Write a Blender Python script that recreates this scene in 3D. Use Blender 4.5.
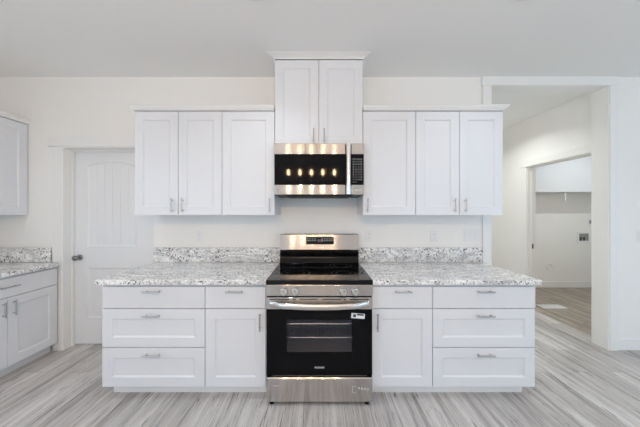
import bpy, bmesh, math, random
from mathutils import Vector, Matrix
random.seed(7)
PI = math.pi
S = bpy.context.scene
C = S.collection
for o in list(bpy.data.objects):
    bpy.data.objects.remove(o)

# ------------------------------------------------------------------ camera, world, lights, exposure
CAM_D = 2.51           # distance from the kitchen wall (y = 0)
EYE = 1.37
cd = bpy.data.cameras.new('camera')
cam = bpy.data.objects.new('camera', cd); C.objects.link(cam)
cam.location = (0, -CAM_D, EYE); cam.rotation_euler = (PI/2, 0, 0)
cd.sensor_fit = 'HORIZONTAL'; cd.sensor_width = 36.0; cd.lens = 36.0*250/640
cd.shift_x = 1.2/640; cd.clip_start = 0.02
S.camera = cam

W = bpy.data.worlds.new('sky'); S.world = W; W.use_nodes = True
W.node_tree.nodes['Background'].inputs[0].default_value = (0.70, 0.83, 1.0, 1)
W.node_tree.nodes['Background'].inputs[1].default_value = 1.0

S.view_settings.view_transform = 'Standard'
S.view_settings.look = 'None'
S.view_settings.gamma = 1.0
S.view_settings.use_curve_mapping = False
S.view_settings.exposure = 0.0
S.cycles.use_denoising = True
S.cycles.max_bounces = 10
S.cycles.diffuse_bounces = 7
S.cycles.glossy_bounces = 5
S.cycles.transparent_max_bounces = 16
S.cycles.sample_clamp_indirect = 6.0

CEIL = 2.74
XL, XR, YR = -3.26, 5.2, -6.2        # left wall, right wall, rear wall of the kitchen

def area(name, loc, rot, sx, sy, power, col, shape='RECTANGLE', spread=PI):
    l = bpy.data.lights.new(name, 'AREA'); l.shape = shape; l.size = sx
    if shape == 'RECTANGLE': l.size_y = sy
    l.energy = power; l.color = col; l.spread = spread
    o = bpy.data.objects.new(name, l); C.objects.link(o); o.location = loc; o.rotation_euler = rot
    return o
DAY = (0.55, 0.78, 1.0)
# daylight coming in through the windows behind the camera
area('window_daylight', (XL-0.06, -4.1, 1.45), (0, -PI/2, 0), 1.5, 2.4, 36, DAY)
area('window_daylight', (XR+0.06, -3.6, 1.45), (0, PI/2, 0), 1.5, 3.0, 50, DAY)
area('window_daylight', (-2.2, YR-0.06, 1.30), (PI/2, 0, 0), 1.7, 2.1, 13, DAY)
area('window_daylight', (3.2, YR-0.06, 1.30), (PI/2, 0, 0), 2.6, 2.1, 15, DAY)
DOWN_W, CHAND_E, HALL_W, LAUN_W = 3.1, 285.0, 8.8, 12.5

# ------------------------------------------------------------------ materials
def mat(name, col=(0.8,0.8,0.8), rough=0.5, metal=0.0, **kw):
    m = bpy.data.materials.new(name); m.use_nodes = True
    b = m.node_tree.nodes['Principled BSDF']
    b.inputs['Base Color'].default_value = (*col, 1)
    b.inputs['Roughness'].default_value = rough
    b.inputs['Metallic'].default_value = metal
    for k, v in kw.items():
        b.inputs[k.replace('_', ' ')].default_value = v
    return m
def nd(m, t, **kw):
    n = m.node_tree.nodes.new(t)
    for k, v in kw.items(): setattr(n, k, v)
    return n
def lk(m, a, b): m.node_tree.links.new(a, b)
def bsdf(m): return m.node_tree.nodes['Principled BSDF']
def add_bump(m, scale, strength, dist=0.002, detail=3):
    tc = nd(m, 'ShaderNodeTexCoord'); n = nd(m, 'ShaderNodeTexNoise')
    n.inputs['Scale'].default_value = scale; n.inputs['Detail'].default_value = detail
    b = nd(m, 'ShaderNodeBump'); b.inputs['Strength'].default_value = strength; b.inputs['Distance'].default_value = dist
    lk(m, tc.outputs['Object'], n.inputs['Vector']); lk(m, n.outputs['Fac'], b.inputs['Height']); lk(m, b.outputs['Normal'], bsdf(m).inputs['Normal'])

M = {}
M['wall'] = mat('wall_paint', (0.885, 0.873, 0.845), 0.75); add_bump(M['wall'], 120, 0.08)
M['ceil'] = mat('ceiling_paint', (0.89, 0.885, 0.87), 0.85); add_bump(M['ceil'], 60, 0.10)
M['trim'] = mat('trim_paint', (0.86, 0.855, 0.835), 0.4)
M['door'] = mat('door_paint', (0.82, 0.83, 0.84), 0.4)
M['cab'] = mat('cabinet_lacquer', (0.75, 0.76, 0.785), 0.32)
M['toe'] = mat('toe_board_paint', (0.80, 0.80, 0.80), 0.5)
M['nickel'] = mat('brushed_nickel', (0.50, 0.49, 0.48), 0.32, 1.0)
M['chrome'] = mat('dark_chrome', (0.32, 0.31, 0.30), 0.12, 1.0)
M['black'] = mat('black_enamel', (0.005, 0.005, 0.006), 0.12, Specular_IOR_Level=0.25)
M['doorglass'] = mat('black_door_glass', (0.004, 0.004, 0.005), 0.05, Specular_IOR_Level=0.13)
M['blackglass'] = mat('black_glass', (0.005, 0.005, 0.006), 0.04, Specular_IOR_Level=0.28)
M['blackmetal'] = mat('black_matte_metal', (0.012, 0.012, 0.012), 0.45)
M['dark'] = mat('dark_gap', (0.03, 0.03, 0.03), 0.7)
M['cavity'] = mat('oven_enamel', (0.50, 0.52, 0.58), 0.35)
M['rack'] = mat('rack_wire', (0.85, 0.85, 0.85), 0.25, 1.0)
M['plastic'] = mat('white_plastic', (0.84, 0.835, 0.83), 0.35)
M['greyp'] = mat('grey_plastic', (0.30, 0.30, 0.30), 0.5)
M['legend'] = mat('printed_legend', (0.75, 0.75, 0.75), 0.5)
M['logo'] = mat('silver_lettering', (0.75, 0.75, 0.75), 0.4)
M['digits'] = mat('display_segments', (0.95, 0.95, 0.95), 0.4)
M['sticker'] = mat('sticker_paper', (0.80, 0.81, 0.84), 0.6)
M['film'] = mat('clear_tape', (0.62, 0.61, 0.60), 0.35)
M['knobred'] = mat('red_valve', (0.35, 0.03, 0.03), 0.5)
M['knobblue'] = mat('blue_valve', (0.03, 0.05, 0.3), 0.5)

def steel(name, col, rough, aniso=1.0):
    m = mat(name, col, rough, 1.0)
    b = bsdf(m); b.inputs['Anisotropic'].default_value = aniso
    c = nd(m, 'ShaderNodeCombineXYZ'); c.inputs[2].default_value = 1.0
    lk(m, c.outputs[0], b.inputs['Tangent'])
    return m
M['steel'] = steel('brushed_stainless', (0.57, 0.55, 0.535), 0.17)
M['steelm'] = steel('brushed_stainless_fine', (0.57, 0.55, 0.535), 0.10)
M['steelh'] = mat('polished_stainless', (0.72, 0.71, 0.70), 0.22, 1.0)

def clear(name, tint, gloss, rough=0.03):
    m = bpy.data.materials.new(name); m.use_nodes = True
    nt = m.node_tree; nt.nodes.remove(bsdf(m)); out = nt.nodes['Material Output']
    t = nd(m, 'ShaderNodeBsdfTransparent'); t.inputs[0].default_value = (*tint, 1)
    g = nd(m, 'ShaderNodeBsdfGlossy'); g.inputs['Roughness'].default_value = rough
    f = nd(m, 'ShaderNodeFresnel'); f.inputs[0].default_value = gloss
    x = nd(m, 'ShaderNodeMixShader')
    lk(m, f.outputs[0], x.inputs[0]); lk(m, t.outputs[0], x.inputs[1]); lk(m, g.outputs[0], x.inputs[2]); lk(m, x.outputs[0], out.inputs[0])
    return m
M['shade'] = clear('clear_glass', (0.95, 0.95, 0.95), 1.45)
M['tint'] = clear('tinted_oven_glass', (0.88, 0.88, 0.90), 1.25)
def emit(name, col, e):
    m = mat(name, (0.8,0.8,0.8), 0.5); b = bsdf(m)
    b.inputs['Emission Color'].default_value = (*col, 1); b.inputs['Emission Strength'].default_value = e
    return m
M['bulb'] = emit('warm_bulb', (1.0, 0.66, 0.38), CHAND_E)
M['lens'] = emit('downlight_lens', (1.0, 0.95, 0.9), 6.0)

def granite():
    m = mat('speckled_granite', (0.8,0.8,0.8), 0.14)
    tc = nd(m, 'ShaderNodeTexCoord'); co = tc.outputs['Object']
    def noise(scale, detail, rough=0.5, vec=None, dist=0.0):
        n = nd(m, 'ShaderNodeTexNoise'); n.inputs['Scale'].default_value = scale; n.inputs['Detail'].default_value = detail
        n.inputs['Roughness'].default_value = rough; n.inputs['Distortion'].default_value = dist
        lk(m, vec or co, n.inputs['Vector']); return n.outputs['Fac']
    def ramp(fac, stops):
        r = nd(m, 'ShaderNodeValToRGB'); e = r.color_ramp.elements
        e[0].position, e[0].color = stops[0][0], (*stops[0][1], 1)
        e[1].position, e[1].color = stops[-1][0], (*stops[-1][1], 1)
        for p, c in stops[1:-1]:
            k = e.new(p); k.color = (*c, 1)
        lk(m, fac, r.inputs[0]); return r.outputs[0]
    def mix(fac, a, b):
        x = nd(m, 'ShaderNodeMix', data_type='RGBA')
        lk(m, fac, x.inputs[0])
        if isinstance(a, tuple): x.inputs[6].default_value = (*a, 1)
        else: lk(m, a, x.inputs[6])
        x.inputs[7].default_value = (*b, 1)
        return x.outputs[2]
    mp = nd(m, 'ShaderNodeMapping'); mp.inputs['Rotation'].default_value = (0, 0, 0.12); mp.inputs['Scale'].default_value = (0.40, 2.2, 0.9)
    lk(m, co, mp.inputs['Vector'])
    base = ramp(noise(9, 5, 0.6), [(0.32, (0.80,0.795,0.785)), (0.5, (0.93,0.925,0.91)), (0.65, (0.96,0.955,0.94))])
    vein = ramp(noise(6, 7, 0.7, mp.outputs[0], 1.2), [(0.40, (0.0,)*3), (0.482, (0.35,)*3), (0.50, (1.0,)*3), (0.518, (0.3,)*3), (0.60, (0.0,)*3)])
    c1 = mix(vein, base, (0.42, 0.415, 0.42))
    pt = ramp(noise(55, 4, 0.65), [(0.57, (0.0,)*3), (0.64, (0.75,)*3)])
    c2 = mix(pt, c1, (0.28, 0.275, 0.28))
    big = nd(m, 'ShaderNodeMath', operation='MULTIPLY')
    lk(m, ramp(noise(68, 3, 0.6), [(0.562, (0.0,)*3), (0.60, (1.0,)*3)]), big.inputs[0])
    lk(m, ramp(noise(7, 3, 0.5), [(0.36, (0.15,)*3), (0.56, (1.0,)*3)]), big.inputs[1])
    c3 = mix(big.outputs[0], c2, (0.03, 0.03, 0.042))
    lk(m, c3, bsdf(m).inputs['Base Color'])
    return m
M['granite'] = granite()

def planks(name, light, mid, dark):
    m = mat(name, mid, 0.38)
    tc = nd(m, 'ShaderNodeTexCoord'); sp = nd(m, 'ShaderNodeSeparateXYZ'); lk(m, tc.outputs['Object'], sp.inputs[0])
    cb = nd(m, 'ShaderNodeCombineXYZ'); lk(m, sp.outputs[1], cb.inputs[0]); lk(m, sp.outputs[0], cb.inputs[1])
    br = nd(m, 'ShaderNodeTexBrick'); br.offset = 0.37; br.offset_frequency = 2
    br.inputs['Color1'].default_value = (0,0,0,1); br.inputs['Color2'].default_value = (1,1,1,1); br.inputs['Mortar'].default_value = (0.5,0.5,0.5,1)
    br.inputs['Scale'].default_value = 1.0; br.inputs['Mortar Size'].default_value = 0.0012; br.inputs['Mortar Smooth'].default_value = 0.3
    br.inputs['Brick Width'].default_value = 0.95; br.inputs['Row Height'].default_value = 0.18
    lk(m, cb.outputs[0], br.inputs['Vector'])
    sh = nd(m, 'ShaderNodeMath', operation='MULTIPLY'); sh.inputs[1].default_value = 37.0
    lk(m, br.outputs['Color'], sh.inputs[0])
    def grain(sx, sy, detail, rough, dist):
        mp = nd(m, 'ShaderNodeMapping'); mp.inputs['Scale'].default_value = (sx, sy, 1)
        lk(m, tc.outputs['Object'], mp.inputs['Vector'])
        n = nd(m, 'ShaderNodeTexNoise', noise_dimensions='4D'); n.inputs['Scale'].default_value = 1.0
        n.inputs['Detail'].default_value = detail; n.inputs['Roughness'].default_value = rough; n.inputs['Distortion'].default_value = dist
        lk(m, mp.outputs[0], n.inputs['Vector']); lk(m, sh.outputs[0], n.inputs['W'])
        return n.outputs['Fac']
    r = nd(m, 'ShaderNodeValToRGB'); e = r.color_ramp.elements
    e[0].position, e[0].color = 0.30, (*dark, 1); e[1].position, e[1].color = 0.68, (*light, 1)
    k = e.new(0.46); k.color = (*mid, 1)
    lk(m, grain(18, 1.0, 9, 0.74, 0.5), r.inputs[0])
    r2 = nd(m, 'ShaderNodeValToRGB'); e = r2.color_ramp.elements
    e[0].position, e[0].color = 0.37, (0.24,0.21,0.195,1); e[1].position, e[1].color = 0.43, (1,1,1,1)
    lk(m, grain(46, 2.2, 6, 0.7, 1.6), r2.inputs[0])
    mu = nd(m, 'ShaderNodeMix', data_type='RGBA', blend_type='MULTIPLY'); mu.inputs[0].default_value = 1.0
    lk(m, r.outputs[0], mu.inputs[6]); lk(m, r2.outputs[0], mu.inputs[7])
    tone = nd(m, 'ShaderNodeMapRange'); tone.inputs['To Min'].default_value = 0.86; tone.inputs['To Max'].default_value = 1.10
    lk(m, br.outputs['Color'], tone.inputs['Value'])
    mt = nd(m, 'ShaderNodeVectorMath', operation='SCALE'); lk(m, mu.outputs[2], mt.inputs[0]); lk(m, tone.outputs[0], mt.inputs['Scale'])
    mo = nd(m, 'ShaderNodeMix', data_type='RGBA'); lk(m, br.outputs['Fac'], mo.inputs[0]); lk(m, mt.outputs[0], mo.inputs[6])
    mo.inputs[7].default_value = (dark[0]*0.5, dark[1]*0.5, dark[2]*0.5, 1)
    lk(m, mo.outputs[2], bsdf(m).inputs['Base Color'])
    bp = nd(m, 'ShaderNodeBump'); bp.inputs['Strength'].default_value = 0.15; bp.inputs['Distance'].default_value = 0.001
    lk(m, r.outputs[0], bp.inputs['Height']); lk(m, bp.outputs[0], bsdf(m).inputs['Normal'])
    return m
M['floor'] = planks('grey_vinyl_planks', (0.74,0.71,0.69), (0.48,0.45,0.43), (0.20,0.175,0.165))
M['floor2'] = planks('warm_light_vinyl_planks', (0.54,0.47,0.40), (0.31,0.255,0.205), (0.12,0.095,0.075))  # laundry copy of the planks; its tan is mostly warm light put into colour

# ------------------------------------------------------------------ mesh helpers
def B(): return bmesh.new()
def box(bm, x0, x1, y0, y1, z0, z1, bev=0.0, seg=1):
    if x0 > x1: x0, x1 = x1, x0
    if y0 > y1: y0, y1 = y1, y0
    if z0 > z1: z0, z1 = z1, z0
    vs = [bm.verts.new(p) for p in ((x0,y0,z0),(x1,y0,z0),(x1,y1,z0),(x0,y1,z0),(x0,y0,z1),(x1,y0,z1),(x1,y1,z1),(x0,y1,z1))]
    fs = [bm.faces.new([vs[i] for i in f]) for f in ((0,3,2,1),(4,5,6,7),(0,1,5,4),(1,2,6,5),(2,3,7,6),(3,0,4,7))]
    if bev > 0:
        es = list({e for f in fs for e in f.edges})
        bmesh.ops.bevel(bm, geom=es, offset=bev, segments=seg, affect='EDGES', profile=0.5)
def cyl(bm, p0, p1, r0, r1=None, n=16, caps=True):
    p0, p1 = Vector(p0), Vector(p1); r1 = r0 if r1 is None else r1
    d = (p1-p0).normalized(); a = d.orthogonal().normalized(); b = d.cross(a)
    rings = []
    for p, r in ((p0, r0), (p1, r1)):
        rings.append([bm.verts.new(p + a*math.cos(2*PI*k/n)*r + b*math.sin(2*PI*k/n)*r) for k in range(n)])
    for k in range(n):
        bm.faces.new((rings[0][k], rings[0][(k+1)%n], rings[1][(k+1)%n], rings[1][k]))
    if caps:
        bm.faces.new(rings[0][::-1]); bm.faces.new(rings[1])
def lathe(bm, prof, origin, axis, n=24):
    """prof: (radius, distance along the axis) pairs; radius 0 closes the end"""
    o = Vector(origin); d = Vector(axis).normalized(); a = d.orthogonal().normalized(); b = d.cross(a)
    prev = None
    for r, t in prof:
        if r < 1e-6: cur = [bm.verts.new(o + d*t)]
        else: cur = [bm.verts.new(o + d*t + a*math.cos(2*PI*k/n)*r + b*math.sin(2*PI*k/n)*r) for k in range(n)]
        if prev:
            for k in range(n):
                k2 = (k+1) % n
                if len(prev) == 1 and len(cur) == 1: break
                if len(prev) == 1: bm.faces.new((prev[0], cur[k2], cur[k]))
                elif len(cur) == 1: bm.faces.new((prev[k], prev[k2], cur[0]))
                else: bm.faces.new((prev[k], prev[k2], cur[k2], cur[k]))
        prev = cur
def rings_panel(bm, x0, x1, z0, z1, rings):
    """nested rectangles facing -y; rings: (inset, y)"""
    prev = None
    for ins, y in rings:
        cur = [bm.verts.new(p) for p in ((x0+ins,y,z0+ins),(x1-ins,y,z0+ins),(x1-ins,y,z1-ins),(x0+ins,y,z1-ins))]
        if prev:
            for k in range(4):
                bm.faces.new((prev[k], prev[(k+1)%4], cur[(k+1)%4], cur[k]))
        else: bm.faces.new(cur[::-1])
        prev = cur
    bm.faces.new(prev)
def prism(bm, prof, x0, x1, miter0=0.0, miter1=0.0):
    """profile of (y, z) points run along x"""
    a = [bm.verts.new((x0 + miter0*y, y, z)) for y, z in prof]
    b = [bm.verts.new((x1 + miter1*y, y, z)) for y, z in prof]
    n = len(prof)
    for k in range(n):
        bm.faces.new((a[k], a[(k+1)%n], b[(k+1)%n], b[k]))
    bm.faces.new(a[::-1]); bm.faces.new(b)
def obj(name, bm, m, parent=None, smooth=None, loc=None):
    bmesh.ops.remove_doubles(bm, verts=bm.verts, dist=1e-6) if False else None
    bmesh.ops.recalc_face_normals(bm, faces=bm.faces)
    me = bpy.data.meshes.new(name); bm.to_mesh(me); bm.free()
    me.materials.append(M[m] if isinstance(m, str) else m)
    if smooth:
        for p in me.polygons: p.use_smooth = True
        me.set_sharp_from_angle(angle=math.radians(smooth))
    o = bpy.data.objects.new(name, me); C.objects.link(o)
    if parent: o.parent = parent
    if loc: o.location = loc
    return o
def thing(name, label, cat, loc=(0,0,0), rz=0.0, group=None):
    o = bpy.data.objects.new(name, None); C.objects.link(o); o.empty_display_size = 0.1
    o.location = loc; o.rotation_euler = (0, 0, rz); o['label'] = label; o['category'] = cat
    if group: o['group'] = group
    return o
def tag(o, label, cat, group=None):
    o['label'] = label; o['category'] = cat
    if group: o['group'] = group
    return o
def struct(name, bm, m, smooth=None):
    o = obj(name, bm, m, None, smooth); o['kind'] = 'structure'; return o
def copy_tree(o, parent=None):
    c = o.copy(); C.objects.link(c)
    if parent: c.parent = parent
    for ch in list(o.children): copy_tree(ch, c)
    return c
def text(name, s, size, m, parent, loc, rx=PI/2, bold=False, sx=1.0):
    cu = bpy.data.curves.new(name, 'FONT'); cu.body = s; cu.size = size; cu.align_x = 'CENTER'; cu.align_y = 'CENTER'
    cu.extrude = 0.0004
    if bold: cu.offset = size*0.02
    t = bpy.data.objects.new(name, cu); C.objects.link(t)
    dg = bpy.context.evaluated_depsgraph_get(); me = bpy.data.meshes.new_from_object(t.evaluated_get(dg))
    bpy.data.objects.remove(t)
    me.materials.clear(); me.materials.append(M[m])
    o = bpy.data.objects.new(name, me); C.objects.link(o); o.parent = parent
    o.location = loc; o.rotation_euler = (rx, 0, 0); o.scale = (sx, 1, 1)
    return o

# ------------------------------------------------------------------ room shell
WT = 0.145
DX0, DX1, DH = -2.566, -1.654, 2.04         # closed pantry door opening
OX0, OX1, OH = 1.72, 2.905, 2.655           # cased opening to the hall
HX0, HX1 = 3.05, 3.16                       # hall wall (kitchen hall | laundry)
YB = 2.12                                   # back of hall and laundry
LY0, LY1 = 0.26, 1.145                      # laundry doorway

bm = B(); box(bm, XL-0.15, HX0, YR-0.15, YB+0.15, -0.06, 0)
box(bm, HX0, XR+0.15, YR-0.15, WT, -0.06, 0); struct('floor', bm, 'floor')
bm = B(); box(bm, HX0, XR+0.15, WT, YB+0.15, -0.06, 0); struct('floor_laundry', bm, 'floor2')
bm = B(); box(bm, XL-0.15, XR+0.15, YR-0.15, YB+0.15, CEIL, CEIL+0.1); struct('ceiling', bm, 'ceil')
bm = B()
box(bm, XL, DX0, 0, WT, 0, CEIL); box(bm, DX0, DX1, 0, WT, DH, CEIL); box(bm, DX1, OX0, 0, WT, 0, CEIL)
box(bm, OX0, OX1, 0, WT, OH, CEIL); box(bm, OX1, XR, 0, WT, 0, CEIL)
struct('wall_back', bm, 'wall')
def wall_x(name, x0, x1, y0, y1, holes, m='wall'):
    """wall along y with rectangular holes (ya, yb, za, zb)"""
    bm = B(); y = y0
    for ya, yb, za, zb in holes:
        box(bm, x0, x1, y, ya, 0, CEIL); box(bm, x0, x1, ya, yb, zb, CEIL)
        if za > 0: box(bm, x0, x1, ya, yb, 0, za)
        y = yb
    box(bm, x0, x1, y, y1, 0, CEIL)
    return struct(name, bm, m)
wall_x('wall_left', XL-0.12, XL, YR, WT, [(-5.3, -2.9, 0.7, 2.2)])
wall_x('wall_right', XR, XR+0.12, YR, YB, [(-5.1, -2.1, 0.7, 2.2)])
bm = B()
for a, b in ((XL-0.12, -3.05), (-1.35, 1.9), (4.5, XR+0.12)): box(bm, a, b, YR-0.12, YR, 0, CEIL)
for a, b in ((-3.05, -1.35), (1.9, 4.5)): box(bm, a, b, YR-0.12, YR, 2.35, CEIL); box(bm, a, b, YR-0.12, YR, 0, 0.25)
struct('wall_rear', bm, 'wall')
wall_x('wall_hall', HX0, HX1, WT, YB, [(LY0, LY1, 0, 2.05)])
bm = B(); box(bm, OX0-0.12, OX0, WT, YB, 0, CEIL); struct('wall_hall_left', bm, 'wall')
bm = B(); box(bm, OX0-0.12, XR+0.12, YB, YB+0.12, 0, CEIL); struct('wall_laundry_back', bm, 'wall')
# window frames of the rear part of the room
def win(name, pts, axis):
    bm = B(); (a0, a1, z0, z1, p) = pts; w = 0.05
    def seg(a, b, c, d):
        if axis == 'x': box(bm, p-0.03, p+0.03, a, b, c, d, 0.003)
        else: box(bm, a, b, p-0.03, p+0.03, c, d, 0.003)
    seg(a0, a0+w, z0, z1); seg(a1-w, a1, z0, z1); seg(a0+w, a1-w, z0, z0+w); seg(a0+w, a1-w, z1-w, z1)
    m_ = (a0+a1)/2; seg(m_-0.025, m_+0.025, z0+w, z1-w)
    struct(name, bm, 'trim')
win('window_1', (-5.3, -2.9, 0.7, 2.2, XL-0.0), 'x'); win('window_2', (-5.1, -2.1, 0.7, 2.2, XR+0.0), 'x')
win('window_3', (-3.05, -1.35, 0.25, 2.35, YR-0.0), 'y'); win('window_4', (1.9, 4.5, 0.25, 2.35, YR-0.0), 'y')

# trim: casing of the pantry door
bm = B()
box(bm, -2.660, DX0, -0.016, -0.0005, 0, DH, 0.002)
box(bm, -2.705, -1.612, -0.024, -0.0005, DH, DH+0.095, 0.002)
box(bm, DX0, DX0+0.012, -0.012, 0.098, 0, DH); box(bm, DX0+0.012, DX1, -0.012, 0.098, DH-0.012, DH)
box(bm, DX0+0.012, DX0+0.024, 0.07, 0.098, 0, DH-0.012); box(bm, DX0+0.024, DX1, 0.07, 0.098, DH-0.03, DH-0.012)
struct('trim_1', bm, 'trim')
# trim: cased opening to the hall
bm = B()
box(bm, OX0-0.082, OX0, -0.018, -0.0005, 0, CEIL-0.09, 0.002)
box(bm, OX1, OX1+0.085, -0.018, -0.0005, 0, CEIL-0.09, 0.002)
box(bm, OX0-0.092, OX1+0.095, -0.022, -0.0005, CEIL-0.09, CEIL-0.001, 0.002)
box(bm, OX0, OX1, -0.010, WT, OH-0.008, OH); box(bm, OX0, OX0+0.010, -0.010, WT, 0, OH-0.008); box(bm, OX1-0.010, OX1, -0.010, WT, 0, OH-0.008)
struct('trim_2', bm, 'trim')
# trim: laundry doorway casing and jamb
bm = B()
box(bm, HX0-0.016, HX0-0.0005, LY1, LY1+0.09, 0, 2.05, 0.002); box(bm, HX0-0.016, HX0-0.0005, LY0-0.09, LY0, 0, 2.05, 0.002)
box(bm, HX0-0.024, HX0-0.0005, LY0-0.10, LY1+0.105, 2.05, 2.14, 0.002)
box(bm, HX0, HX1, LY1-0.012, LY1, 0, 2.038); box(bm, HX0, HX1, LY0, LY0+0.012, 0, 2.038); box(bm, HX0, HX1, LY0, LY1, 2.038, 2.05)
box(bm, HX0+0.04, HX0+0.075, LY1-0.022, LY1-0.012, 0, 2.038)
struct('trim_3', bm, 'trim')
def base(name, x0, x1, y0, y1):
    bm = B(); box(bm, x0, x1, y0, y1, 0.0005, 0.115, 0.003); struct(name, bm, 'trim')
base('baseboard_right', OX1+0.086, XR, -0.014, -0.0005)
base('baseboard_laundry', HX1, XR, YB-0.014, YB-0.0005)
base('baseboard_hall', HX0-0.014, HX0-0.0005, LY1+0.091, YB-0.02)

# ------------------------------------------------------------------ pantry door
def arch_outline(x0, x1, z0, z1, rise, n=24, sh=0.035):
    """panel outline, counter-clockwise from the bottom left, with an arched top"""
    pts = [(x0, z0), (x1, z0), (x1, z1)]
    if rise > 0:
        for k in range(1, n):
            t = k/n; x = x1 + (x0-x1)*t
            pts.append((x, z1 + rise*math.sin(PI*t)**0.8))
    pts.append((x0, z1)); return pts
def inset(pts, d):
    out = []; n = len(pts)
    for i in range(n):
        p0, p1, p2 = Vector(pts[i-1]), Vector(pts[i]), Vector(pts[(i+1) % n])
        a, b = (p1-p0).normalized(), (p2-p1).normalized()
        na, nb = Vector((-a.y, a.x)), Vector((-b.y, b.x)); h = (na+nb)
        h = h/max(0.3, h.dot(na)) if h.length > 1e-6 else na
        out.append(tuple(p1 + h*d))
    return out
PD0, PD1, PZ0, PZ1 = DX0+0.004, -1.66, 0.012, 2.022
door = struct('door_1', B(), 'door')
bm = bmesh.new(); yf, yb = 0.100, 0.135
loops = [[(PD0, PZ0), (PD1, PZ0), (PD1, PZ1), (PD0, PZ1)],
         arch_outline(-2.425, -1.895, 1.018, 1.875, 0.045), arch_outline(-2.425, -1.895, 0.27, 0.812, 0)]
fl = []; edges = []
for lp in loops:
    vs = [bm.verts.new((x, yf, z)) for x, z in lp]; fl.append(vs)
    edges += [bm.edges.new((vs[i], vs[(i+1) % len(vs)])) for i in range(len(vs))]
bmesh.ops.triangle_fill(bm, use_beauty=True, use_dissolve=True, edges=edges)
back = [bm.verts.new((x, yb, z)) for x, z in loops[0]]
for i in range(4): bm.faces.new((fl[0][i], fl[0][(i+1) % 4], back[(i+1) % 4], back[i]))
bm.faces.new(back)
for li, lp in enumerate(loops[1:], 1):
    prev = fl[li]
    for ins, y in ((0.006, yf-0.003), (0.014, yf+0.004), (0.028, yf+0.010)):
        cur = [bm.verts.new((x, y, z)) for x, z in inset(lp, ins)]
        for i in range(len(cur)): bm.faces.new((prev[i], prev[(i+1) % len(cur)], cur[(i+1) % len(cur)], cur[i]))
        prev = cur
# grooved boards of the upper panel and plain board of the lower one
def grooved(bm, x0, x1, z0, z1, y, step, g=0.005, dep=0.006):
    prof = []; k = 0
    xs = x0
    while xs < x1-1e-4:
        xe = min(xs+step, x1)
        prof += [(xs+g, y), (xe-g, y), (xe, y+dep)]; xs = xe
    prof = [(x0, y)] + prof
    a = [bm.verts.new((x, yy, z0)) for x, yy in prof]; b = [bm.verts.new((x, yy, z1)) for x, yy in prof]
    for i in range(len(prof)-1): bm.faces.new((a[i], a[i+1], b[i+1], b[i]))
grooved(bm, -2.403, -1.917, 1.03, 1.925, yf+0.0098, 0.081)
grooved(bm, -2.403, -1.917, 0.285, 0.80, yf+0.0098, 0.49)
bmesh.ops.recalc_face_normals(bm, faces=bm.faces)
bm.to_mesh(door.data); bm.free()
kx, kz = -2.492, 0.912
bm = B()
lathe(bm, [(0, 0), (0.030, 0), (0.031, -0.004), (0.024, -0.010), (0.011, -0.014), (0.010, -0.030), (0.018, -0.036), (0.026, -0.046), (0.028, -0.056), (0.024, -0.066), (0.012, -0.071), (0, -0.072)], (kx, 0.0995, kz), (0, 1, 0), 28)
kn = obj('door_knob', bm, 'chrome', door, 50); kn['label'] = 'dark chrome round knob'

# ------------------------------------------------------------------ cabinets
ST = 0.072
def shaker(w, h, z0, x0, yb, t=0.020, st=ST):
    bm = B()
    rings_panel(bm, x0, x0+w, z0, z0+h, [(0, yb), (0, yb-t+0.002), (0.002, yb-t), (st, yb-t), (st+0.003, yb-t+0.004), (st+0.0095, yb-t+0.0095)])
    return bm
def slab(w, h, z0, x0, yb, t=0.020):
    bm = B(); rings_panel(bm, x0, x0+w, z0, z0+h, [(0, yb), (0, yb-t+0.002), (0.002, yb-t)]); return bm
def handle(parent, x, y, z, vertical=True, L=0.128):
    bm = B(); r = 0.0055; off = 0.030; h = L/2; q = h-0.018
    if vertical:
        cyl(bm, (x, y-off, z-h), (x, y-off, z+h), r)
        for s in (-q, q): cyl(bm, (x, y-0.0003, z+s), (x, y-off, z+s), 0.0045, n=12)
    else:
        cyl(bm, (x-h, y-off, z), (x+h, y-off, z), r)
        for s in (-q, q): cyl(bm, (x+s, y-0.0003, z), (x+s, y-off, z), 0.0045, n=12)
    o = obj('handle', bm, 'nickel', parent, 40); o['label'] = 'brushed nickel bar handle'; return o
BD, UD = 0.642, 0.315        # carcass depths; fronts are 20 mm
BZ = (0.088, 0.848)
def base_cab(label, xc, w, kind, group=None, loc=None, rz=0.0, toe=(0, 0)):
    t = thing('base_cabinet', label, 'cabinet', loc or (xc, -0.003, 0), rz, group)
    h = w/2; g = 0.0025
    bm = B(); box(bm, -h+0.0005, h-0.0005, -BD, 0, 0.088, 0.849); obj('body', bm, 'cab', t)
    bm = B(); box(bm, -h+toe[0], h-toe[1], -0.590, -0.572, 0.0005, 0.0875); obj('toe_kick', bm, 'toe', t)
    yb = -BD-0.0003; yf = yb-0.020
    if kind == 'drawers':
        for z0, z1, sl in ((0.671, 0.829, 1), (0.383, 0.665, 0), (0.089, 0.377, 0)):
            o = obj('drawer', (slab if sl else shaker)(w-2*g, z1-z0, z0, -h+g, yb), 'cab', t)
            handle(o, 0, yf, 0.797 if sl else z1-0.045, False)
    else:
        o = obj('drawer', slab(w-2*g, 0.158, 0.671, -h+g, yb), 'cab', t); handle(o, 0, yf, 0.797 if kind != 'pair' else 0.757, False)
        if kind in ('left', 'right'):
            o = obj('door', shaker(w-2*g, 0.576, 0.089, -h+g, yb), 'cab', t)
            handle(o, (-h+0.040) if kind == 'left' else (h-0.040), yf, 0.575)
        else:
            for s in (-1, 1):
                wd = h-1.5*g; x0 = -h+g if s < 0 else 0.5*g
                o = obj('door', shaker(wd, 0.576, 0.089, x0, yb), 'cab', t); handle(o, s*0.036, yf, 0.575)
    return t
x_ = [-1.602, -0.840, -0.390, 0.390, 0.840, 1.598]
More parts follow.
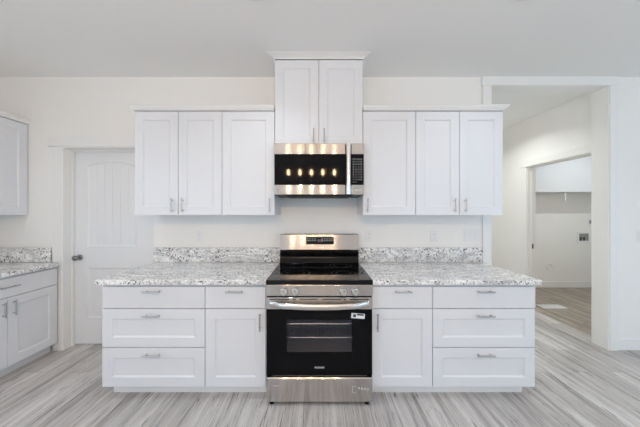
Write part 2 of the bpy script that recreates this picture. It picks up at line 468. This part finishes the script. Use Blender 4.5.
base_cab('white three-drawer base cabinet at the left end, beside the pantry door', (x_[0]+x_[1])/2, x_[1]-x_[0], 'drawers', 'base cabinets along the range wall', toe=(0.03, 0))
base_cab('narrow white base cabinet with drawer and door, left of the range', (x_[1]+x_[2])/2, x_[2]-x_[1], 'right', 'base cabinets along the range wall')
base_cab('narrow white base cabinet with drawer and door, right of the range', (x_[3]+x_[4])/2, x_[4]-x_[3], 'left', 'base cabinets along the range wall')
base_cab('white three-drawer base cabinet at the right end, beside the hall opening', (x_[4]+x_[5])/2, x_[5]-x_[4], 'drawers', 'base cabinets along the range wall', toe=(0, 0.04))
LWX = XL+0.003
lb = base_cab('white two-door base cabinet on the left wall, at the corner beside the pantry door', 0, 0.80, 'pair', 'base cabinets on the left wall', (LWX-0.030, -0.425, 0), PI/2)
lb.location.x = XL+0.003
lb2 = copy_tree(lb); lb2.location.y = -1.227; lb2['label'] = 'white two-door base cabinet on the left wall, nearest the camera'

UZ = (1.356, 2.262)
def upper_cab(label, xc, w, kind, group, z=UZ, loc=None, rz=0.0, crown=None, name='wall_cabinet', depth=UD):
    t = thing(name, label, 'cabinet', loc or (xc, -0.003, z[0]), rz, group)
    h = w/2; g = 0.0022; H = z[1]-z[0]
    bm = B(); box(bm, -h+0.0005, h-0.0005, -depth, 0, 0.002, H); obj('body', bm, 'cab', t)
    yb = -depth-0.0003; yf = yb-0.020; hz = 0.016+0.064+0.006 if H > 0.8 else 0.08
    if kind == 'pair':
        for s in (-1, 1):
            x0 = -h+g if s < 0 else 1.0*g
            o = obj('door', shaker(h-2*g, H-0.004, 0.0, x0, yb), 'cab', t); handle(o, s*0.046, yf, hz, L=0.122)
    else:
        o = obj('door', shaker(w-2*g, H-0.004, 0.0, -h+g, yb), 'cab', t)
        handle(o, (-h+0.040) if kind == 'left' else (h-0.040), yf, hz, L=0.122)
    return t
u_ = [-1.602, -0.842, -0.384, 0.384, 0.842, 1.602]
gU = 'wall cabinets along the range wall'
upper_cab('white two-door wall cabinet at the left end, near the pantry door', (u_[0]+u_[1])/2, u_[1]-u_[0], 'pair', gU)
upper_cab('white single-door wall cabinet directly left of the microwave', (u_[1]+u_[2])/2, u_[2]-u_[1], 'right', gU)
upper_cab('white single-door wall cabinet directly right of the microwave', (u_[3]+u_[4])/2, u_[4]-u_[3], 'left', gU)
upper_cab('white two-door wall cabinet at the right end, beside the hall opening', (u_[4]+u_[5])/2, u_[5]-u_[4], 'pair', gU)
upper_cab('tall-mounted white two-door cabinet above the microwave, reaching the ceiling', 0, 0.765, 'pair', gU, z=(1.962, 2.708))
ul = upper_cab('white wall cabinet hung on the left wall over the corner counter', 0, 0.80, 'pair', None, loc=(XL+0.003, -0.404, UZ[0]), rz=PI/2, depth=0.322)

def crown(name, label, x0, x1, zb, zt, proj, m0, m1, parent=None, loc=(0, -0.003, 0), rz=0.0, depth=0.336, group=None):
    """crown moulding over a cabinet front, returning to the wall where m0/m1 is set"""
    o_thing = thing(name, label, 'moulding', loc, rz, group)
    prof = [(0.0, zb), (0.004, zb), (0.010, zb+(zt-zb)*0.22), (0.022, zb+(zt-zb)*0.45), (proj*0.8, zb+(zt-zb)*0.72), (proj, zb+(zt-zb)*0.78), (proj, zt), (0.0, zt)]
    bm = B(); n = len(prof)
    path = []
    for px in prof:
        o, z = px; row = []
        if m0: row.append((x0-o, 0.0, z))
        row.append((x0-(o if m0 else 0), -depth-o, z)); row.append((x1+(o if m1 else 0), -depth-o, z))
        if m1: row.append((x1+o, 0.0, z))
        path.append([bm.verts.new(p) for p in row])
    L = len(path[0])
    for i in range(n):
        a, b = path[i], path[(i+1) % n]
        for k in range(L-1):
            if i == n-1: continue
            bm.faces.new((a[k], a[k+1], b[k+1], b[k]))
    # inner face and top board
    a, b = path[n-1], path[0]
    for k in range(L-1): bm.faces.new((a[k], a[k+1], b[k+1], b[k]))
    bm.faces.new([r[0] for r in path]); bm.faces.new([r[-1] for r in path][::-1])
    obj('moulding', bm, 'trim', o_thing)
    bm = B(); box(bm, x0+0.001, x1-0.001, -depth+0.001, 0, zt-0.012, zt-0.002); obj('top_board', bm, 'cab', o_thing)
    return o_thing
gC = 'crown mouldings on the wall cabinets'
def crown1(*a, **k):
    t = crown(*a, **k); return t
crown1('crown_moulding', 'white crown moulding on top of the wall cabinets left of the microwave', u_[0], -0.386, 2.2625, 2.302, 0.035, 1, 0, group=gC)
crown1('crown_moulding', 'white crown moulding on top of the wall cabinets right of the microwave', 0.386, u_[5], 2.2625, 2.302, 0.035, 0, 1, group=gC)
crown1('crown_moulding', 'white flared crown moulding of the cabinet above the microwave, against the ceiling', -0.3825, 0.3825, 2.7085, 2.7385, 0.058, 1, 1, group=gC)
crown1('crown_moulding', 'white crown moulding on the wall cabinet hung on the left wall', -0.40, 0.40, 2.2625, 2.302, 0.020, 0, 0, loc=(XL+0.003, -0.404, 0), rz=PI/2, depth=0.343, group=gC)

# ------------------------------------------------------------------ granite
CZ0, CZ1 = 0.8495, 0.886
def counter(label, x0, x1, y0, y1, group='granite countertops'):
    bm = B(); box(bm, x0, x1, y0, y1, CZ0, CZ1, 0.004, 2)
    o = obj('countertop', bm, 'granite'); return tag(o, label, 'countertop', group)
counter('speckled white and grey granite countertop left of the range', -1.630, -0.3835, -0.694, -0.003)
counter('speckled white and grey granite countertop right of the range', 0.3835, 1.622, -0.694, -0.003)
counter('speckled granite countertop in the left corner, on the left wall cabinets', XL+0.003, XL+0.003+0.694, -1.63, -0.038)
def splash(label, x0, x1, y0, y1):
    bm = B(); box(bm, x0, x1, y0, y1, CZ1+0.0005, 1.030, 0.002)
    return tag(obj('backsplash', bm, 'granite'), label, 'backsplash', 'granite backsplashes')
splash('low granite backsplash strip on the wall left of the range', -1.648, -0.3835, -0.021, -0.0035)
splash('low granite backsplash strip on the wall right of the range', 0.3835, 1.632, -0.021, -0.0035)
s3 = splash('low granite backsplash strip in the left corner, beside the pantry door casing', XL+0.023, -2.664, -0.036, -0.0175)
s4 = splash('low granite backsplash strip along the left wall', XL+0.002, XL+0.021, -1.63, -0.018)

# ------------------------------------------------------------------ range
RX = 0.378
rg = thing('range', 'stainless steel and black glass electric range between the base cabinets', 'range', (0.0045, 0, 0))
bm = B()
box(bm, -RX, -RX+0.025, -0.700, -0.03, 0.025, 0.862); box(bm, RX-0.025, RX, -0.700, -0.03, 0.025, 0.862)
box(bm, -RX+0.025, RX-0.025, -0.055, -0.03, 0.025, 0.862)
box(bm, -RX+0.025, RX-0.025, -0.700, -0.055, 0.025, 0.24)
box(bm, -RX+0.025, RX-0.025, -0.700, -0.055, 0.66, 0.862)
obj('body', bm, 'cavity', rg)
for sx in (-1, 1):
    for yy in (-0.700, -0.10):
        bm = B(); lathe(bm, [(0, 0.0005), (0.017, 0.0005), (0.017, 0.008), (0.010, 0.012), (0.010, 0.0215), (0, 0.0215)], (sx*(RX-0.035), yy, 0), (0,0,1), 16)
        obj('foot', bm, 'black', rg, 40)
# cooktop glass with raised black rim
bm = B()
box(bm, -0.381, 0.381, -0.735, -0.062, 0.8625, 0.897, 0.004, 2)
ct = obj('cooktop', bm, 'blackglass', rg)
M['burner'] = mat('burner_print', (0.06,0.06,0.06), 0.3)
for cx, cy, r in ((-0.19, -0.53, 0.115), (0.19, -0.53, 0.095), (-0.19, -0.24, 0.08), (0.19, -0.24, 0.10)):
    bm = B()
    for rr in (r, r*0.62):
        n = 48; a = [bm.verts.new((cx+math.cos(2*PI*k/n)*rr, cy+math.sin(2*PI*k/n)*rr, 0.8974)) for k in range(n)]
        b = [bm.verts.new((cx+math.cos(2*PI*k/n)*(rr-0.0015), cy+math.sin(2*PI*k/n)*(rr-0.0015), 0.8974)) for k in range(n)]
        for k in range(n): bm.faces.new((a[k], a[(k+1)%n], b[(k+1)%n], b[k]))
    ob_ = obj('burner_mark', bm, 'burner', ct); ob_['label'] = 'thin grey burner rings printed on the glass'
# backguard: black curved lower part, stainless upper part
bm = B()
prof = [(-0.030, 0.897), (-0.105, 0.8975), (-0.098, 0.915), (-0.083, 0.935), (-0.078, 0.955), (-0.086, 0.972), (-0.100, 0.984), (-0.100, 0.994), (-0.030, 0.994)]
prism(bm, prof, -0.381, 0.381); bg = obj('backguard', bm, 'black', rg, 50)
bm = B(); prism(bm, [(-0.030, 0.9945), (-0.074, 0.9945), (-0.088, 1.016), (-0.084, 1.020), (-0.066, 1.164), (-0.062, 1.168), (-0.030, 1.168)], -0.381, 0.381)
bgp = obj('backguard_panel', bm, 'steel', rg); bgp['label'] = 'stainless steel control panel of the backguard'
def on_bg(z): return -0.084 + (z-1.020)/(0.144)*0.018
zc = 1.105; tilt = math.atan2(0.018, 0.144)
bm = B(); box(bm, -0.127, 0.141, -0.002, 0, -0.036, 0.036, 0.0008)
ds = obj('display', bm, 'blackglass', bgp, loc=(0, on_bg(zc)-0.0003, zc)); ds.rotation_euler = (-tilt, 0, 0)
ds['label'] = 'black clock and touch display'
bm = B(); random.seed(3)
for row, zz in enumerate((0.017, 0.0)):
    for k in range(11):
        x = -0.110+k*0.0235
        if 0.0 < x+0.02 < 0.05: continue
        box(bm, x-0.007, x+0.006, -0.0026, -0.0021, zz-0.002, zz+0.002)
# clock digits as small segments
for k, x in enumerate((-0.012, 0.006, 0.024)):
    for (a, b, c, d) in ((-0.004, 0.004, 0.011, 0.0125), (-0.004, 0.004, 0.0, 0.0015), (-0.004, 0.004, -0.011, -0.0095), (0.003, 0.0045, -0.010, 0.011)):
        box(bm, x+a, x+b, -0.0026, -0.0021, c, d)
obj('display_print', bm, 'digits', ds)
# front control panel with four knobs
bm = B(); prism(bm, [(-0.665, 0.7795), (-0.722, 0.7795), (-0.728, 0.783), (-0.731, 0.858), (-0.729, 0.862), (-0.665, 0.862)], -0.379, 0.379)
cp = obj('control_panel', bm, 'steel', rg); cp['label'] = 'stainless steel front panel'
for x in (-0.252, -0.172, 0.172, 0.254):
    bm = B(); lathe(bm, [(0, 0.002), (0.0285, 0.002), (0.0285, -0.006), (0.026, -0.010), (0.024, -0.026), (0.021, -0.029), (0, -0.029)], (0,0,0), (0,1,0), 28)
    box(bm, -0.0055, 0.0055, -0.038, -0.0285, -0.022, 0.022, 0.002)
    k = obj('knob', bm, 'steelh', rg, 35, loc=(x, -0.7305, 0.815)); k['label'] = 'silver burner knob'
    bm = B(); box(bm, -0.0015, 0.0015, -0.0388, -0.0381, 0.006, 0.020); obj('pointer', bm, 'dark', k)
    bm = B(); lathe(bm, [(0, 0.0015), (0.032, 0.0015), (0.032, -0.001), (0, -0.001)], (0,0,0), (0,1,0), 28); obj('bezel', bm, 'greyp', k)
# oven door
dr = obj('oven_door', B(), 'doorglass', rg)
bm = B(); y0, y1 = -0.728, -0.704
zb, zt, wx0, wx1, wz0, wz1 = 0.216, 0.688, -0.232, 0.232, 0.372, 0.612
fx = 0.376
box(bm, -fx, wx0, y0, y1, zb, zt); box(bm, wx1, fx, y0, y1, zb, zt); box(bm, wx0, wx1, y0, y1, zb, wz0); box(bm, wx0, wx1, y0, y1, wz1, zt)
bmesh.ops.recalc_face_normals(bm, faces=bm.faces); bm.to_mesh(dr.data); bm.free()
bm = B(); box(bm, wx0, wx1, y0+0.0006, y0+0.004, wz0, wz1); w_ = obj('window', bm, 'tint', dr); w_['label'] = 'tinted see-through window'
bm = B(); prism(bm, [(-0.668, 0.6885), (-0.730, 0.6885), (-0.731, 0.692), (-0.731, 0.768), (-0.727, 0.772), (-0.668, 0.772)], -0.377, 0.377)
dt = obj('door_trim', bm, 'steel', dr); dt['label'] = 'stainless band along the top of the door'
for a, b in ((-0.355, -0.215), (-0.188, -0.168), (-0.142, -0.012), (0.018, 0.155), (0.172, 0.190), (0.215, 0.350)):
    bm = B(); box(bm, a, b, -0.7325, -0.7311, 0.7555, 0.7625, 0.0005); obj('vent_slot', bm, 'dark', dt)
# bowed handle
bm = B(); n = 28; m_ = 12; prev = None
for k in range(n+1):
    t = k/n; x = -0.352 + 0.704*t; u = math.sin(PI*t)
    e = min(1, 7*min(t, 1-t)); e = e*e*(3-2*e)
    yc = -0.7335 - 0.032*e - 0.010*u; zc2 = 0.727 - 0.007*u*u - 0.002*e; hh = 0.017 + 0.005*e; dd = 0.006 + 0.006*e
    cur = [bm.verts.new((x, yc + dd*math.cos(2*PI*q/m_), zc2 + hh*math.sin(2*PI*q/m_))) for q in range(m_)]
    if prev:
        for q in range(m_): bm.faces.new((prev[q], prev[(q+1)%m_], cur[(q+1)%m_], cur[q]))
    else: bm.faces.new(cur[::-1])
    prev = cur
bm.faces.new(prev)
h_ = obj('handle', bm, 'steelh', dr, 60); h_['label'] = 'wide bowed stainless handle'
t_ = text('brand_lettering', 'FRIGIDAIRE', 0.0150, 'legend', dr, (0.0, y0-0.0006, 0.272), bold=True, sx=0.9); t_['label'] = 'small silver lettering'
bm = B(); box(bm, -0.048, 0.048, -0.0006, 0, -0.018, 0.018)
st = obj('sticker', bm, 'sticker', dr, loc=(0.275, y0-0.0004, 0.640)); st.rotation_euler = (0, 0.07, 0); st['label'] = 'white paper sticker with black print'
bm = B(); box(bm, -0.035, -0.015, -0.0012, -0.0007, -0.010, 0.010); box(bm, -0.008, 0.040, -0.0012, -0.0007, 0.004, 0.015)
obj('print', bm, 'dark', st)
# racks inside
for z in (0.533, 0.430):
    bm = B()
    for y in (-0.62, -0.10): cyl(bm, (-0.345, y, z), (0.345, y, z), 0.0042, n=8)
    for x in (-0.340, 0.340): cyl(bm, (x, -0.62, z), (x, -0.10, z), 0.004, n=8)
    for k in range(21):
        x = -0.32+k*0.032; cyl(bm, (x, -0.62, z+0.003), (x, -0.10, z+0.003), 0.002, n=6)
    cyl(bm, (-0.345, -0.638, z+0.012), (0.345, -0.638, z+0.012), 0.0045, n=8)
    obj('oven_rack', bm, 'rack', rg, 40)
# storage drawer
bm = B(); prism(bm, [(-0.666, 0.022), (-0.722, 0.022), (-0.728, 0.028), (-0.728, 0.190), (-0.722, 0.198), (-0.666, 0.198)], -0.377, 0.377)
dw = obj('storage_drawer', bm, 'steel', rg); dw['label'] = 'stainless steel bottom drawer'
bm = B(); box(bm, -0.340, 0.340, -0.712, -0.668, 0.1985, 0.208); obj('gap_strip', bm, 'steel', dw)
bm = B()
box(bm, -0.062, -0.058, -0.0006, 0, -0.024, 0.024); box(bm, -0.058, -0.030, -0.0006, 0, 0.021, 0.024); box(bm, -0.058, -0.035, -0.0006, 0, -0.024, -0.021)
for k in range(4): box(bm, -0.02+k*0.022, -0.008+k*0.022, -0.0006, 0, 0.004-0.003*k, 0.018-0.003*k)
sk = obj('sticker', bm, 'film', dw, loc=(0.295, -0.7283, 0.115)); sk['label'] = 'torn clear sticker with white print'
bm = B(); box(bm, -0.018, 0.018, -0.0006, 0, -0.002, 0.002)
sk = obj('sticker', bm, 'film', dw, loc=(-0.31, -0.7283, 0.142)); sk['label'] = 'small white strip sticker'

# ------------------------------------------------------------------ microwave
mw = thing('microwave', 'stainless over-the-range microwave with black glass door under the middle cabinet', 'microwave', (0, 0, 1.525))
def Z(z): return z-1.525
MF = -0.414
bm = B(); box(bm, -0.380, 0.380, -0.372, -0.004, Z(1.538), Z(1.959)); obj('body', bm, 'blackmetal', mw)
# door frame (left), window, control panel (right)
yA, yB = MF, -0.3725
bm = B()
zwin0, zwin1 = 1.612, 1.867
box(bm, -0.378, 0.222, yA, yB, Z(zwin1), Z(1.958), 0.003); box(bm, -0.378, 0.222, yA, yB, Z(1.527), Z(zwin0), 0.003)
box(bm, -0.378, -0.372, yA, yB, Z(zwin0), Z(zwin1))
md = obj('door', bm, 'steelm', mw)
bm = B(); box(bm, -0.372, 0.222, yA+0.0015, yB, Z(zwin0)+0.0005, Z(zwin1)-0.0005)
w_ = obj('window', bm, 'doorglass', md); w_['label'] = 'black glass window'
bm = B()
prof = [(0.225, yA+0.004), (0.228, yA-0.012), (0.236, yA-0.024), (0.248, yA-0.028), (0.260, yA-0.024), (0.268, yA-0.012), (0.271, yA+0.004)]
za, zb2 = Z(1.530), Z(1.956)
a = [bm.verts.new((x, y, za)) for x, y in prof]; b = [bm.verts.new((x, y, zb2)) for x, y in prof]
for k in range(len(prof)): bm.faces.new((a[k], a[(k+1) % len(prof)], b[(k+1) % len(prof)], b[k]))
bm.faces.new(a); bm.faces.new(b[::-1])
h_ = obj('handle', bm, 'steelh', md, 60); h_['label'] = 'tall rounded stainless handle'
bm = B(); lathe(bm, [(0, 0), (0.011, 0), (0.011, -0.001), (0, -0.001)], (-0.342, yA-0.0003, Z(1.568)), (0,1,0), 20); em = obj('emblem', bm, 'greyp', md); em['label'] = 'small round grey emblem'
bm = B(); box(bm, 0.274, 0.380, yA, yB, Z(1.527), Z(zwin0), 0.003); box(bm, 0.274, 0.380, yA, yB, Z(zwin1), Z(1.958), 0.003)
box(bm, 0.3765, 0.380, yA, yB, Z(zwin0), Z(zwin1))
cpn = obj('control_panel', bm, 'steelm', mw); cpn['label'] = 'stainless steel panel around black keypad'
bm = B(); box(bm, 0.2745, 0.376, yA+0.0015, yB, Z(zwin0)+0.0005, Z(zwin1)-0.0005)
kp = obj('keypad', bm, 'doorglass', cpn); kp['label'] = 'black glass touch keypad'
bm = B(); random.seed(11)
for r_ in range(10):
    z = Z(1.826) - r_*0.0215
    for c_ in range(4 if r_ < 9 else 2):
        x = 0.289 + c_*0.022
        w2 = random.uniform(0.004, 0.0075); h2 = random.choice((0.0022, 0.0042, 0.0055))
        box(bm, x-w2/2, x+w2/2+0.003, yA+0.0006, yA+0.0012, z-h2/2, z+h2/2)
kk = obj('key_legends', bm, 'legend', kp); kk['kind'] = 'stuff'; kk['label'] = 'rows of small grey key legends'
t_ = text('brand_lettering', 'FRIGIDAIRE', 0.0150, 'logo', cpn, (0.327, yA-0.0006, Z(1.566)), bold=True, sx=0.80)
bm = B(); box(bm, -0.376, 0.376, -0.400, -0.01, Z(1.5255), Z(1.5375)); obj('bottom_vent', bm, 'blackmetal', mw)
bm = B(); box(bm, -0.285, 0.285, -0.360, -0.06, Z(1.517), Z(1.5252), 0.002); obj('grease_filter', bm, 'dark', mw)

# ------------------------------------------------------------------ electrical plates
def outlet(label, x, z, group='duplex outlets above the granite strip'):
    t = thing('wall_outlet', label, 'outlet', (x, -0.0005, z), 0, group)
    bm = B(); box(bm, -0.035, 0.035, -0.006, 0, -0.057, 0.057, 0.002); obj('cover_plate', bm, 'plastic', t)
    for s in (-1, 1):
        bm = B(); box(bm, -0.016, 0.016, -0.0085, -0.0061, s*0.021-0.014, s*0.021+0.014, 0.001)
        r = obj('socket', bm, 'plastic', t)
        bm = B(); 
        for sx in (-0.006, 0.006): box(bm, sx-0.001, sx+0.001, -0.0089, -0.0086, s*0.021-0.004, s*0.021+0.005)
        box(bm, -0.002, 0.002, -0.0089, -0.0086, s*0.021-0.010, s*0.021-0.007)
        obj('slots', bm, 'greyp', r)
    return t
outlet('white outlet on the wall left of the range, under the cabinets', (200-318.8)/99.6, 1.144)
outlet('white outlet just right of the range backguard', (368.5-318.8)/99.6, 1.144)
outlet('white outlet between the range and the triple switch, under the cabinets', (434-318.8)/99.6, 1.144)
def switch(label, x0, n, z):
    w = 0.046*n+0.024
    t = thing('light_switch', label, 'switch', (x0+w/2, -0.0005, z), 0)
    bm = B(); box(bm, -w/2, w/2, -0.006, 0, -0.058, 0.058, 0.002); obj('cover_plate', bm, 'plastic', t)
    for k in range(n):
        xc = (k-(n-1)/2)*0.046
        bm = B(); prism(bm, [(-0.0061, -0.033), (-0.0075, -0.033), (-0.0105, 0.033), (-0.0061, 0.033)], xc-0.0165, xc+0.0165); obj('rocker', bm, 'plastic', t)
    return t
switch('white triple rocker switch plate beside the hall opening casing', (464-318.8)/99.6, 3, 1.152)
switch('white switch plate on the wall right of the hall opening', 3.192, 2, 1.145)

# ------------------------------------------------------------------ laundry room
t = thing('laundry_cabinet', 'white wall cabinet over the laundry space seen through the doorway', 'cabinet', (4.26, YB-0.003, 1.742))
bm = B(); box(bm, -0.86, 0.86, -0.30, 0, 0.002, 0.93); obj('body', bm, 'cab', t)
obj('door', slab(1.716, 0.93, 0.0, -0.858, -0.3003), 'cab', t)
bm = B(); box(bm, -0.008, 0.008, -0.30, -0.285, -0.135, -0.0015, 0.002); box(bm, -0.012, 0.012, -0.303, -0.282, -0.15, -0.1352, 0.002)
br_ = obj('hanging_bracket', bm, 'plastic', None, loc=(4.27, YB-0.003, 1.742)); tag(br_, 'small white bracket hanging below the laundry cabinet', 'bracket')
t = thing('washer_outlet_box', 'recessed white washer supply box on the laundry wall', 'outlet box', (4.90, YB-0.0005, 0.925))
bm = B()
for a in ((-0.12, -0.09, -0.10, 0.10), (0.09, 0.12, -0.10, 0.10), (-0.09, 0.09, -0.10, -0.06), (-0.09, 0.09, 0.075, 0.10)):
    box(bm, a[0], a[1], -0.012, 0, a[2], a[3], 0.001)
obj('frame', bm, 'plastic', t)
bm = B(); box(bm, -0.09, 0.09, -0.003, 0, -0.06, 0.075); obj('recess', bm, 'greyp', t)
for x, m_ in ((-0.055, 'dark'), (0.005, 'dark')):
    bm = B(); cyl(bm, (x, -0.006, -0.055), (x, -0.006, -0.012), 0.011, n=12); box(bm, x-0.020, x+0.020, -0.012, -0.004, -0.012, 0.004, 0.001)
    obj('valve', bm, m_, t)
bm = B()
lathe(bm, [(0, -0.004), (0.046, -0.004), (0.050, -0.007), (0.056, -0.010), (0.062, -0.006), (0.066, 0)], (0,0,0), (0,1,0), 28)
o = tag(obj('dryer_vent', bm, 'plastic', None, 40, loc=(4.27, YB-0.0005, 0.385)), 'round white dryer vent plate low on the laundry wall', 'vent')
bm = B(); lathe(bm, [(0, 0.0), (0.030, 0.0), (0.030, -0.003), (0, -0.003)], (-0.004, -0.0045, -0.006), (0,1,0), 20); obj('flap', bm, 'plastic', o)
t = thing('wall_outlet', 'white outlet on the laundry wall above the washer supply box', 'outlet', (5.02, YB-0.0005, 1.215))
bm = B(); box(bm, -0.035, 0.035, -0.006, 0, -0.057, 0.057, 0.002); obj('cover_plate', bm, 'plastic', t)
bm = B(); box(bm, -0.018, 0.018, -0.0085, -0.0061, -0.034, 0.034, 0.001); obj('socket', bm, 'greyp', t)
t = thing('floor_vent', 'white metal floor register just inside the laundry doorway', 'vent', (3.42, 1.165, 0.0005))
bm = B()
for a in ((-0.17, 0.17, -0.075, -0.055), (-0.17, 0.17, 0.055, 0.075), (-0.17, -0.15, -0.055, 0.055), (0.15, 0.17, -0.055, 0.055)): box(bm, a[0], a[1], a[2], a[3], 0, 0.005, 0.001)
obj('frame', bm, 'plastic', t)
bm = B()
for k in range(14): box(bm, -0.149, 0.149, -0.053+k*0.008, -0.048+k*0.008, 0.001, 0.004)
obj('louvre', bm, 'plastic', t)
bm = B(); box(bm, HX0+0.045, HX0+0.072, LY1-0.0245, LY1-0.0225, 0.86, 0.93, 0.0005)
tag(obj('strike_plate', bm, 'chrome'), 'small dark metal strike plate on the laundry door jamb', 'latch plate')

# ------------------------------------------------------------------ ceiling lights
def downlight(label, x, y, w=None, r=0.085, col=(0.80, 0.90, 1.0), spread=118):
    t = thing('ceiling_light', label, 'light', (x, y, CEIL-0.0005), 0, 'recessed ceiling lights')
    bm = B(); lathe(bm, [(r*0.66, 0), (r*0.66, -0.006), (r*0.72, -0.010), (r, -0.004), (r, 0), (r*0.66, 0)], (0,0,0), (0,0,1), 36); obj('trim_ring', bm, 'plastic', t, 40)
    bm = B(); lathe(bm, [(0, -0.001), (r*0.65, -0.001), (r*0.65, -0.003), (0, -0.003)], (0,0,0), (0,0,1), 28); obj('lens', bm, 'lens', t)
    l = area('downlight_lamp', (x, y, CEIL-0.012), (0,0,0), r*1.25, 0, w or DOWN_W, col, 'DISK', math.radians(spread))
    l.parent = t; l.location = (0, 0, -0.0115)
    return t
for x, y, lab in ((-2.05, -0.985, 'round ceiling light over the left counter run'), (-0.40, -0.985, 'round ceiling light over the range aisle'), (1.29, -0.985, 'round ceiling light over the right counter run'),
                  (-2.05, -2.9, 'round ceiling light behind the camera on the left'), (1.29, -2.9, 'round ceiling light behind the camera on the right'),
                  (3.6, -1.6, 'round ceiling light toward the right wall of the kitchen'), (-0.4, -5.0, 'round ceiling light near the rear wall')):
    downlight(lab, x, y)
downlight('unseen round ceiling light added to brighten the hall', 2.35, 1.0, HALL_W, spread=140, col=(0.96, 1.0, 0.97))  # out of view, added so the hall has light of its own
downlight('unseen round ceiling light added to brighten the laundry', 4.3, 0.95, LAUN_W, spread=165, col=(0.90, 0.97, 1.0))  # unseen lamp, added to light the laundry behind the doorway

# ------------------------------------------------------------------ five-lamp fixture behind the camera
t = thing('pendant_light', 'black linear chandelier with five clear glass lamps, reflected in the microwave door', 'light', (-0.15, -3.41, 2.07))
bm = B(); box(bm, -0.53, 0.53, -0.012, 0.012, 0.262, 0.286, 0.003); obj('bar', bm, 'blackmetal', t)
bm = B(); box(bm, -0.16, 0.16, -0.06, 0.06, CEIL-2.07-0.026, CEIL-2.07-0.0015, 0.004)
obj('canopy', bm, 'blackmetal', t)
for x in (-0.12, 0.12):
    bm = B(); cyl(bm, (x, 0, 0.2855), (x, 0, CEIL-2.07-0.027), 0.006, n=12); obj('rod', bm, 'blackmetal', t)
for k in range(5):
    x = (k-2)*0.234
    bm = B(); lathe(bm, [(0, 0.262), (0.006, 0.262), (0.006, 0.245), (0.024, 0.242), (0.024, 0.195), (0, 0.195)], (x,0,0), (0,0,1), 18); s_ = obj('lamp_socket', bm, 'blackmetal', t, 40)
    bm = B(); lathe(bm, [(0.022, 0.236), (0.055, 0.232), (0.058, 0.222), (0.058, 0.060), (0.056, 0.060), (0.056, 0.220), (0.053, 0.230), (0.022, 0.233)], (x,0,0), (0,0,1), 28); obj('glass_shade', bm, 'shade', t, 40)
    bm = B(); lathe(bm, [(0, 0.1945), (0.014, 0.1945), (0.018, 0.178), (0.026, 0.150), (0.027, 0.125), (0.024, 0.098), (0.015, 0.084), (0, 0.080)], (x,0,0), (0,0,1), 18); obj('bulb', bm, 'bulb', t, 60)
